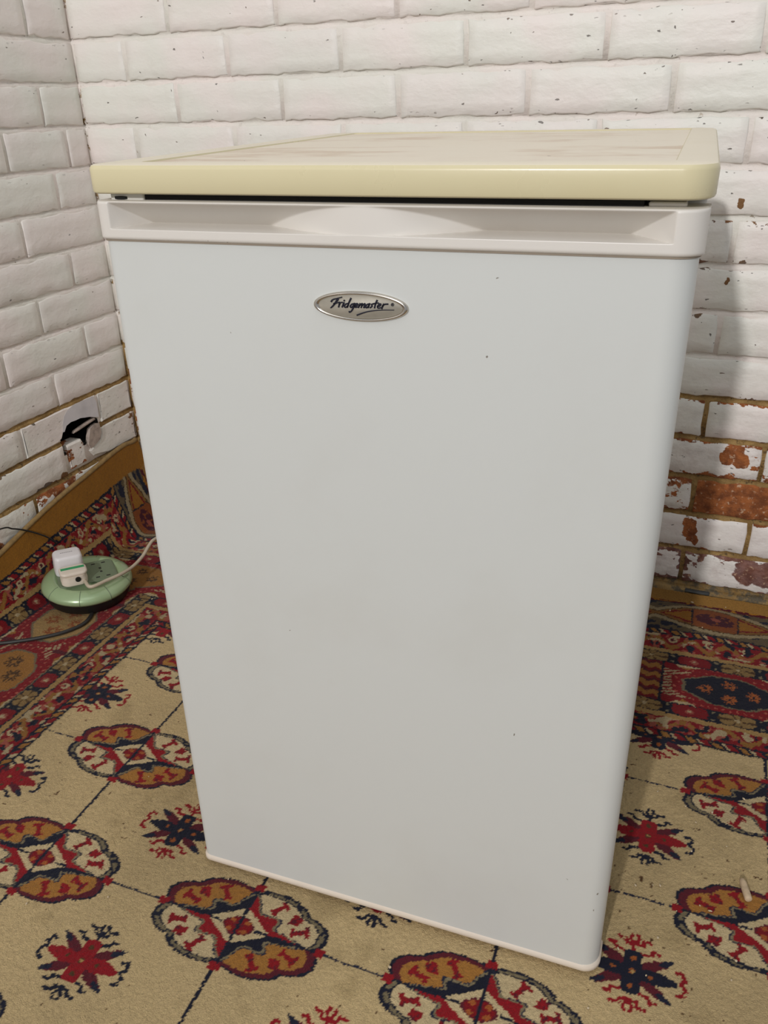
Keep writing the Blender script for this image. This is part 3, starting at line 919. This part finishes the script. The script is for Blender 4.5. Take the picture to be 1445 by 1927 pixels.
g.l(va.outputs['Color'], mu.inputs[6]); g.l(fz, mu.inputs[7])
g.l(mu.outputs[2], bs.inputs['Base Color'])
bs.inputs['Roughness'].default_value = 0.95
bs.inputs['Specular IOR Level'].default_value = 0.1
bs.inputs['Sheen Weight'].default_value = 0.08
h = g.math('ADD', g.noise(pos, 700, 3, 0.6), g.math('MULTIPLY', g.noise(pos, 110, 3, 0.6), 1.4))
g.l(g.bump(h, 0.8, 0.0022), bs.inputs['Normal'])
rug = link('rug', me, m, smooth=False)
rug['label'] = 'worn beige oriental rug with medallions and red border, curling up the left wall'
rug['category'] = 'rug'

# rolled edge that binds the left side of the rug
bl = np.linspace(-.74, .885, 120)
bx, by, bz = rug_pos(np.full(bl.shape, A0), bl)
bm = bmesh.new(); tube(bm, [(float(x) - .002, float(y), float(z) - .001) for x, y, z in zip(bx, by, bz)], .0052, 8)
link('edge_binding', bm_mesh('edge_binding', bm), plain('binding_yarn', srgb(150, 122, 76), .9, .15, 90, bump=.001), rug)

# ------------------------------------------------------------------ freezer
fr = empty('undercounter_freezer', (FW / 2, .26, .009), 'white undercounter freezer with yellowed worktop and an oval badge on its door', 'freezer')
DT, DB = .8210, .0175           # door top and bottom
BT = .7890                      # lower edge of the handle band

# cabinet behind the door
bm = bmesh.new()
pts = rrect(.003, FW - .003, .046, .50, (.006,) * 4, 4)
stack(bm, [[(x, y, z) for x, y in pts] for z in (.036, .828)])
cab = link('cabinet', bm_mesh('cabinet', bm), M_CAB, fr, angle=40)
for (x, y) in ((.04, .09), (FW - .04, .09), (.04, .46), (FW - .04, .46)):
    bm = bmesh.new()
    stack(bm, [[(x + r * math.cos(a * math.pi / 8), y + r * math.sin(a * math.pi / 8), z) for a in range(16)] for r, z in ((.018, .0105 if y < .2 else .0138), (.018, .018), (.009, .019), (.009, .037))])
    link('foot', bm_mesh('foot', bm), M_BLACK, fr, angle=40)
bm = bmesh.new(); add_box(bm, (.010, .040, .040), (FW - .010, .047, .815), .002, 1)
link('door_seal', bm_mesh('door_seal', bm), M_DARK, fr, angle=40)

# door panel with rounded vertical edges
door = None
bm = bmesh.new()
RD = .020
def door_outline(ins):
    return rrect(-.0012 + ins, FW - .0030 - ins, ins, .040, (.010, RD, .003, .003), 10)
P0 = door_outline(0.0)
stack(bm, [[(x, y, z) for x, y in P0] for z in (.0280, .25, .5, BT - .0008)])
door = link('door', bm_mesh('door', bm), M_DOOR, fr, angle=40)
# bottom rim of the door
bm = bmesh.new()
Pr = rrect(-.0030, FW - .0010, -.0018, .041, (.011, RD, .003, .003), 10)
Pi = inset(Pr, .003)
stack(bm, [[(x, y, DB) for x, y in Pi], [(x, y, DB + .003) for x, y in Pr], [(x, y, DB + .008) for x, y in Pr], [(x, y, DB + .0108) for x, y in inset(Pr, .0022)], [(x, y, DB + .0108) for x, y in inset(Pr, .006)]])
link('bottom_rim', bm_mesh('bottom_rim', bm), M_RIM, door, angle=50)

# handle band: height field with the finger recess
XB0 = -.0042
xs = sorted(set([round(v, 5) for v in np.concatenate([np.linspace(XB0, .045, 70), np.linspace(.045, FW - .06, 190), np.linspace(FW - .06, FW, 80)])]))
zs = list(np.concatenate([np.linspace(BT, BT + .0075, 9), np.linspace(BT + .0079, BT + .0125, 15), np.linspace(BT + .0130, DT - .003, 36), np.linspace(DT - .0025, DT, 6)]))
LIP = .7982
def sm_min(vals, k=.0011):
    v = np.array(vals)
    return -k * math.log(np.sum(np.exp(-v / k)))
def carve(x, z):
    if x < .010 or x > FW - .018 or z < LIP - .001: return 0.0
    hz = max(0.0, (DT - .0012 - z)) / (DT - LIP)
    wall = .0006 + .0360 * hz ** .97             # back wall of the recess leans out towards the top
    le = max(0.0, (x - .0112)) * 1.38
    ri = max(0.0, (FW - .0215 - x)) * 1.02
    fl = max(0.0, (z - LIP)) * 14.0
    u = (x - .2440) / .0985
    hill = .0004 + .0360 * u * u + .03 * (z - LIP)
    return max(0.0, sm_min([wall, le, ri, fl, hill], .00045))
bm = bmesh.new()
RB = .021
front = []
for x in xs:
    col = []
    for z in zs:
        yy = -.0035
        e, rb = (x - XB0, .011) if x < .1 else (FW - x, RB)
        if e < rb: yy += rb - math.sqrt(max(0, rb * rb - (rb - e) ** 2))
        if z < BT + .003: yy += .003 - math.sqrt(max(0, .003 ** 2 - (BT + .003 - z) ** 2))
        if z > DT - .0025: yy += .0025 - math.sqrt(max(0, .0025 ** 2 - (z - DT + .0025) ** 2))
        yy += carve(x, z)
        col.append(bm.verts.new((x, yy, z)))
    front.append(col)
nX, nZ = len(xs), len(zs)
for i in range(nX - 1):
    for j in range(nZ - 1):
        bm.faces.new((front[i][j], front[i + 1][j], front[i + 1][j + 1], front[i][j + 1]))
ringv = [front[i][0] for i in range(nX)] + [front[-1][j] for j in range(1, nZ)] + [front[i][-1] for i in range(nX - 2, -1, -1)] + [front[0][j] for j in range(nZ - 2, 0, -1)]
bk = [bm.verts.new((v.co.x, .041, v.co.z)) for v in ringv]
for i in range(len(ringv)):
    j = (i + 1) % len(ringv)
    bm.faces.new((ringv[j], ringv[i], bk[i], bk[j]))
bm.faces.new(bk[::-1])
link('handle_band', bm_mesh('handle_band', bm), M_BAND, door, angle=38)
# thin darker strip in the groove between band and panel
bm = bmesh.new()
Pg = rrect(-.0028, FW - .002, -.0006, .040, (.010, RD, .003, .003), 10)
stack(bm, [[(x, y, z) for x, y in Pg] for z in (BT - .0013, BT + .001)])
link('groove_strip', bm_mesh('groove_strip', bm), plain('groove_strip_tone', srgb(150, 138, 122), .6), door, angle=40)

bm = bmesh.new(); add_box(bm, (.040, .012, .8185), (FW - .045, .045, .8270), .0005, 1)  # black strip added to paint shade into the gap under the worktop
link('gap_shade_strip', bm_mesh('gap_shade_strip', bm), M_DARK, fr, angle=40)
# hinge pin and the plastic cap that shows in the gap
bm = bmesh.new()
stack(bm, [[(.017 + r * math.cos(a * math.pi / 12), .016 + r * .8 * math.sin(a * math.pi / 12), z) for a in range(24)] for r, z in ((.010, .8215), (.010, .8236), (.007, .8240))])
link('hinge_cap', bm_mesh('hinge_cap', bm), M_DARK, fr, angle=40)
bm = bmesh.new(); add_box(bm, (.006, .010, .8200), (.040, .046, .8262), .001, 1)
link('hinge_bracket', bm_mesh('hinge_bracket', bm), M_CAB, fr, angle=40)
bm = bmesh.new(); add_box(bm, (FW - .042, .014, .8205), (FW - .016, .040, .8242), .001, 1)
link('hinge_bracket', bm_mesh('hinge_bracket', bm), M_BAND, fr, angle=40)

# worktop
WT0, WT1 = .8264, .8500
RISE = .009
def wt_z(y): return WT1 + RISE * max(0.0, y) / .55
bm = bmesh.new()
OUT = rrect(-.0062, FW + .0022, -.0030, .555, (.010, .024, .03, .03), 10)
loops = []
for ins, dz, fixed in ((.012, 0, WT0), (.0040, 0, WT0), (.0028, 0, WT0 + .0003), (.0010, 0, WT0 + .0012), (.0002, 0, WT0 + .0028), (0.0, -.0044, None), (.0005, -.0025, None), (.0018, -.0009, None), (.0044, 0, None)):
    Q = inset(OUT, ins)
    loops.append([(x, y, fixed if fixed is not None else wt_z(y) + dz) for x, y in Q])
# top rim running inwards to the inset panel, then stepping down
PX0, PX1, PY0, PY1 = .030, FW - .027, .025, .535
n = len(OUT)
PIN = rrect(PX0, PX1, PY0, PY1, (.006,) * 4, 10)
loops.append([(x, y, wt_z(y)) for x, y in PIN])
loops.append([(x, y, wt_z(y) - .0014) for x, y in inset(PIN, .0012)])
stack(bm, loops, True, False)
wt = link('worktop', bm_mesh('worktop', bm), M_TOP, fr, angle=28)
wt.data.materials.append(appliance('cream_worktop_rim', srgb(236, 227, 204), 0.30, srgb(200, 180, 140), 40, 0.05, 0.85))
for f in wt.data.polygons:
    if f.normal.z > .93: f.material_index = 1
bm = bmesh.new()
PP = inset(PIN, .0012)
stack(bm, [[(x, y, wt_z(y) - .0060) for x, y in PP], [(x, y, wt_z(y) - .0013) for x, y in PP]])
link('worktop_panel', bm_mesh('worktop_panel', bm), M_PANEL, wt, smooth=False)

# dirt marks and scratches on the worktop edge and the door (thin dried smears)
# badge: chrome oval, silver plate and raised lettering
BC = Vector((.2416, 0, .7424)); BRX, BRZ = .0416, .0124
TILT = 0.0
def oval(rx, rz, y, n=64): return [(BC.x + rx * math.cos(2 * math.pi * i / n), y, BC.z + rz * math.sin(2 * math.pi * i / n)) for i in range(n)]
bm = bmesh.new()
stack(bm, [oval(BRX, BRZ, .001), oval(BRX, BRZ, -.0008), oval(BRX - .0006, BRZ - .0006, -.0020), oval(BRX - .0018, BRZ - .0014, -.0028), oval(BRX - .0034, BRZ - .0022, -.0026), oval(BRX - .0048, BRZ - .0028, -.0015), oval(BRX - .0049, BRZ - .00285, -.0012)], True, False)
bd = link('badge', bm_mesh('badge', bm), M_CHROME, door, angle=60)
bd['label'] = 'oval chrome-rimmed badge with navy script lettering'
# plate and lettering are joined into the badge as extra faces with their own materials
def add_part(target, bm_, mat):
    tme = target.data
    tme.materials.append(mat); idx = len(tme.materials) - 1
    for f in bm_.faces: f.material_index = idx; f.smooth = True
    b = bmesh.new(); b.from_mesh(tme)
    tmp = bpy.data.meshes.new('tmp'); bmesh.ops.recalc_face_normals(bm_, faces=bm_.faces[:]); bm_.to_mesh(tmp); bm_.free()
    b.from_mesh(tmp); bpy.data.meshes.remove(tmp)
    b.to_mesh(tme); b.free()
bm = bmesh.new()
stack(bm, [oval(BRX - .0047, BRZ - .0027, -.0009), oval(BRX - .0047, BRZ - .0027, -.00135)])
add_part(bd, bm, M_SILVER)
def bp(px, py):
    u = (px - 720) / 530.0
    return (BC.x + u * BRX * 1.0, BC.z + (345 + (px - 720) * .047 - py) / 172.0 * BRZ)
STROKES = [
    ([(474, 262), (446, 300), (414, 338), (389, 360)], 9, 5), ([(398, 288), (418, 266), (468, 252), (522, 238)], 7, 4), ([(424, 312), (456, 305), (490, 294)], 6, 4),
    ([(493, 296), (488, 322), (479, 350)], 7, 6), ([(488, 322), (504, 300), (524, 296)], 6, 5),
    ([(541, 300), (530, 326), (519, 350)], 7, 6), ([(548, 273), (544, 280)], 6, 6),
    ([(592, 308), (562, 316), (545, 342), (562, 352), (590, 328)], 6, 6), ([(622, 252), (598, 300), (578, 352)], 7, 6),
    ([(656, 310), (628, 318), (611, 342), (626, 352), (652, 326)], 6, 6), ([(666, 308), (648, 352), (624, 392), (602, 408), (597, 398)], 7, 5),
    ([(664, 338), (690, 328), (698, 314), (682, 310), (664, 334), (668, 352), (700, 346)], 6, 5),
    ([(724, 310), (714, 330), (703, 354)], 7, 6), ([(712, 334), (742, 310), (748, 318), (733, 354)], 6, 6), ([(740, 334), (772, 310), (777, 320), (762, 352), (778, 350)], 6, 5),
    ([(822, 312), (798, 320), (784, 344), (798, 354), (822, 328)], 6, 6), ([(832, 308), (818, 336), (812, 354)], 6, 6),
    ([(872, 310), (850, 318), (856, 336), (834, 354)], 6, 6),
    ([(912, 272), (894, 312), (882, 356)], 7, 6), ([(872, 308), (928, 300)], 5, 5),
    ([(914, 342), (944, 330), (952, 314), (936, 312), (916, 338), (922, 358), (954, 352)], 6, 5),
    ([(984, 314), (972, 336), (962, 364)], 7, 6), ([(970, 338), (992, 316), (1030, 312)], 6, 6),
    ([(685, 440), (760, 412), (840, 392), (960, 380), (1095, 379)], 6, 2.5),
]
bm = bmesh.new()
def ribbon(bm, pts, w0, w1, y0=-.0017):
    sp = spline([(p[0], p[1], 0) for p in pts], 6)
    L = []
    for i, p in enumerate(sp):
        t = (sp[min(i + 1, len(sp) - 1)] - sp[max(i - 1, 0)]).normalized()
        nrm = Vector((-t.y, t.x, 0))
        w = 1.45 * (w0 + (w1 - w0) * i / (len(sp) - 1))
        a = p + nrm * w; b = p - nrm * w
        if i == 0: a -= t * w * .6; b -= t * w * .6
        if i == len(sp) - 1: a += t * w * .6; b += t * w * .6
        (ax, az), (bx, bz) = bp(a.x, a.y), bp(b.x, b.y)
        L.append([(ax, y0, az), (bx, y0, bz), (bx, -.0012, bz), (ax, -.0012, az)])
    stack(bm, L)
for pts, w0, w1 in STROKES: ribbon(bm, pts, w0, w1)
ringp = [(1080 + 15 * math.cos(a), 318 + 15 * math.sin(a)) for a in np.linspace(0, 2 * math.pi, 12)]
ribbon(bm, ringp, 2, 2)
ribbon(bm, [(1075, 326), (1075, 310), (1084, 312), (1083, 317), (1076, 318)], 1.6, 1.6); ribbon(bm, [(1079, 318), (1085, 326)], 1.6, 1.6)
add_part(bd, bm, M_NAVY)

# the freezer stands about two degrees off square to the wall
fr.matrix_world = Matrix(((0.99936222, -0.03568687, 0.00126602), (0.03567694, 0.99933784, 0.00714471), (-0.00152015, -0.00709499, 0.99997367))).to_4x4() @ Matrix.Translation(fr.location)

# ------------------------------------------------------------------ extension socket
ES = Vector((-.585, .482, .0365)); ERX, ERY = .086, .086
es = empty('extension_socket', ES, 'round pale green extension socket on a black base, lying on the rug border', 'extension socket')
es.rotation_euler = (Matrix.Rotation(math.radians(4), 3, 'Y') @ Matrix.Rotation(math.radians(50), 3, 'Z')).to_euler()
bpy.context.view_layer.update()
EM = Matrix.Translation(ES) @ es.rotation_euler.to_matrix().to_4x4()
def elink(name, bm, mat, angle=40, parent=None):
    """geometry written in the socket's own frame"""
    me = bm_mesh(name, bm)
    o = bpy.data.objects.new(name, me); COL.objects.link(o); me.materials.append(mat)
    me.polygons.foreach_set('use_smooth', [True] * len(me.polygons)); me.set_sharp_from_angle(angle=math.radians(angle))
    o.parent = parent or es
    return o
def circ(r, z, n=48, ry=None): return [(r * math.cos(2 * math.pi * i / n), (ry or r) * math.sin(2 * math.pi * i / n), z) for i in range(n)]
bm = bmesh.new()
stack(bm, [circ(.066, -.022), circ(.076, -.020), circ(.080, -.012), circ(.082, .002), circ(.076, .004)])
base = elink('base', bm, M_BLACK)
bm = bmesh.new()
prof = [(.076, .000), (.084, .0025), (.0875, .008), (.086, .014), (.080, .020), (.071, .0245), (.064, .0255), (.060, .0250), (.058, .0235)]
stack(bm, [circ(r, z, 56) for r, z in prof], True, True)
shell = elink('shell', bm, M_GREEN, 50)
# radial seams of the shell
for a in (20, 62, 100, 205, 250, 290, 330):
    bm = bmesh.new()
    ca_, sa_ = math.cos(math.radians(a)), math.sin(math.radians(a))
    tube(bm, [((r + .0002) * ca_, (r + .0002) * sa_, z + .0001) for r, z in prof[1:7]], .0006, 6)
    elink('seam', bm, M_GREEN2, 60, shell)
# flat outlet plate with two pairs of outlets
bm = bmesh.new()
pl = rrect(-.056, .056, -.038, .038, (.012,) * 4, 5)
stack(bm, [[(x, y, .020) for x, y in pl], [(x, y, .0268) for x, y in pl], [(x, y, .0278) for x, y in inset(pl, .0012)]])
plate = elink('outlet_plate', bm, M_GREEN2)
def slot(x, y, w, h):
    bm = bmesh.new(); add_box(bm, (x - w / 2, y - h / 2, .0272), (x + w / 2, y + h / 2, .0281), .0002, 1)
    elink('pin_slot', bm, M_BLACK, 40, plate)
for sx in (-.026, .028):
    for sy in (1, -1):
        slot(sx, sy * .0065, .0045, .0052)
        slot(sx - .010, sy * .0265, .0075, .0038); slot(sx + .010, sy * .0265, .0075, .0038)
# lead of the extension socket across the rug to the left
def onrug(x, y): return (.99383 * x - .01152 * y - .00408, .01219 * x + .98829 * y + .00557)
def rugz(x, y):
    a = np.array([x]); b = np.array([y])
    for _ in range(25):
        X_, Y_, Z_ = rug_pos(a, b)
        a = a - (X_ - x) * .7; b = b - (Y_ - y) * .7
        a = np.clip(a, A0, A1); b = np.clip(b, B0, B1)
    return float(rug_pos(a, b)[2][0])
lead = [(-.555, .470, .020), (-.533, .440, None), (-.520, .400, None), (-.535, .362, None), (-.566, .330, None), (-.606, .302, None), (-.640, .282, None), (-.664, .245, None), (-.668, .20, None), (-.66, .10, None)]
lead = [onrug(x, y) + (z,) for x, y, z in lead]
lead = [(x, y, z if z is not None else rugz(x, y) + .0042) for x, y, z in lead]
EI = EM.inverted()
bm = bmesh.new(); tube(bm, [EI @ p for p in spline(lead)], .0036, 10)
elink('lead', bm, M_CABLE)

# ------------------------------------------------------------------ plugs (each stands in the socket)
def place_plug(name, local, label):
    o = empty(name, EM @ Vector(local), label, 'plug')
    o.rotation_euler = EM.to_euler()
    return o
CS = 1.17
ch = place_plug('charger_plug', (-.028, .0245, .0278), 'glossy white cube charger plug at the back left of the green socket')
def plink(name, bm, mat, parent, angle=40):
    me = bm_mesh(name, bm); o = bpy.data.objects.new(name, me); COL.objects.link(o); me.materials.append(mat)
    me.polygons.foreach_set('use_smooth', [True] * len(me.polygons)); me.set_sharp_from_angle(angle=math.radians(angle)); o.parent = parent
    return o
bm = bmesh.new()
rr = rrect(-.0235 * CS, .0235 * CS, -.0185 * CS, .0185 * CS, (.011,) * 4, 6)
stack(bm, [[(x, y, .0004) for x, y in inset(rr, .001)], [(x, y, .003) for x, y in rr], [(x * .97, y * .97, .034) for x, y in rr], [(x * .97, y * .97, .0375) for x, y in inset(rr, .001)], [(x * .97, y * .97, .0400) for x, y in inset(rr, .0035)], [(x * .97, y * .97, .0404) for x, y in inset(rr, .006)]])
chb = plink('body', bm, M_WHITE, ch, 60)
bm = bmesh.new()
for i in range(7):
    w = .0024
    add_box(bm, (-.012 + i * .0034, .0005, .0402), (-.012 + i * .0034 + w, .0028, .04055))
o = plink('printed_line', bm, M_PRINT, chb)
pg = place_plug('mains_plug', (-.026, -.022, .0278), 'cream mains plug with green sticker and pale flex, in the front of the socket')
bm = bmesh.new()
rr = rrect(-.0245, .0245, -.0205, .0190, (.015, .015, .010, .010), 7)
stack(bm, [[(x, y, .0004) for x, y in inset(rr, .002)], [(x, y, .002) for x, y in rr], [(x, y, .010) for x, y in rr], [(x * .95, y * .95, .0125) for x, y in rr], [(x * .93, y * .93, .020) for x, y in rr]])
pb = plink('body', bm, M_CREAM, pg, 50)
bm = bmesh.new()
rr = rrect(-.0255, .0255, -.0165, .0195, (.012, .012, .010, .010), 7)
stack(bm, [[(x, y, .0195) for x, y in inset(rr, .002)], [(x, y, .0215) for x, y in rr], [(x, y, .0245) for x, y in rr], [(x, y, .0262) for x, y in inset(rr, .0015)], [(x, y, .0268) for x, y in inset(rr, .005)]])
cp = plink('cap', bm, M_CREAM, pg, 50)
bm = bmesh.new(); add_box(bm, (-.022, .002, .0262), (.022, .0105, .0271), .0003, 1)
plink('sticker', bm, M_LABEL, cp)
bm = bmesh.new()
stack(bm, [[(.005 + .0052 * math.cos(a * math.pi / 10), yy, .0145 + .0052 * math.sin(a * math.pi / 10)) for a in range(20)] for yy in (-.0215, -.0150)])
plink('fuse_hole', bm, M_BLACK, pb)
PM = EM @ Matrix.Translation((-.026, -.022, .0278)); PI_ = PM.inverted()
c0 = PM @ Vector((.0165, -.0180, .0075))
flex = [c0] + [Vector(q) for q in ((-.5300, .4330, .0705), (-.5177, .4635, .0695), (-.5092, .4978, .0670), (-.5116, .5370, .0620), (-.5187, .5784, .0620), (-.5266, .6125, .0680), (-.5302, .6348, .0700), (-.5240, .6560, .0660),
        (-.478, .695, .050), (-.39, .71, .03), (-.21, .70, .02), (-.07, .66, .018), (.05, .605, .045), (.13, .585, .07), (.14, .535, .08))]
bm = bmesh.new(); tube(bm, [PI_ @ p for p in spline(flex)], .0035, 10)
plink('flex', bm, M_FLEX, pg)

# thin black wire lying over the rug edge by the left wall
bm = bmesh.new()
wire = [(XL + .010, .06, .186), (XL + .011, .26, .190), (XL + .012, .416, .171), (XL + .014, .450, .157), (XL + .018, .480, .138), (XL + .030, .508, .114), (XL + .036, .521, .097), (XL + .036, .528, .086)]
tube(bm, spline(wire), .0016, 8)
o = link('thin_wire', bm_mesh('thin_wire', bm), M_BLACK)
o['label'] = 'thin black wire hanging over the mustard rug edge at the left wall'; o['category'] = 'wire'

# ------------------------------------------------------------------ small things on the rug
bm = bmesh.new()
p0 = Vector(onrug(.6555, .200) + (.0150,)); p1 = Vector(onrug(.6635, .170) + (.0150,))
prof = [(0, .0015), (.06, .0032), (.2, .0042), (.5, .0045), (.8, .0046), (.97, .0044), (1.0, .0036)]
dirv = (p1 - p0); ax = dirv.normalized(); sd = ax.cross(Vector((0, 0, 1))).normalized(); upv = sd.cross(ax)
stack(bm, [[tuple(p0 + dirv * t + (sd * math.cos(k * math.pi / 6) + upv * math.sin(k * math.pi / 6)) * r) for k in range(12)] for t, r in prof])
o = link('wooden_peg', bm_mesh('wooden_peg', bm), M_WOOD, angle=50)
o['label'] = 'small pale wooden peg lying on the rug medallion right of the freezer'; o['category'] = 'peg'

bm = bmesh.new()
spots = [(.5, -.03), (-.178, -.136), (-.087, -.093), (.045, -.018), (.61, .145), (.583, .306), (.555, .03), (.62, .24), (.60, .28), (.64, .25), (-.30, .02), (-.16, .10), (.28, -.06), (.66, .70), (.59, .76), (.53, .80), (.63, .845), (.57, .845), (-.45, .52)]
spots += [(random.uniform(.52, .70), random.uniform(.05, .35)) for _ in range(14)]
for (x, y) in [onrug(*q) for q in spots]:
    r = random.uniform(.0008, .0019)
    z = rugz(x, y) + .0008 + r * .6
    M4 = Matrix.Translation((x + random.uniform(-.002, .002), y, z)) @ Matrix.Rotation(random.uniform(0, 3), 4, 'Z') @ Matrix.Diagonal((random.uniform(.8, 1.9), random.uniform(.6, 1.1), .7, 1))
    bmesh.ops.create_icosphere(bm, subdivisions=1, radius=r, matrix=M4)
o = link('crumbs', bm_mesh('crumbs', bm), M_CRUMB, smooth=False)
o['kind'] = 'stuff'; o['label'] = 'scattered pale crumbs and flakes on the rug'; o['category'] = 'crumbs'
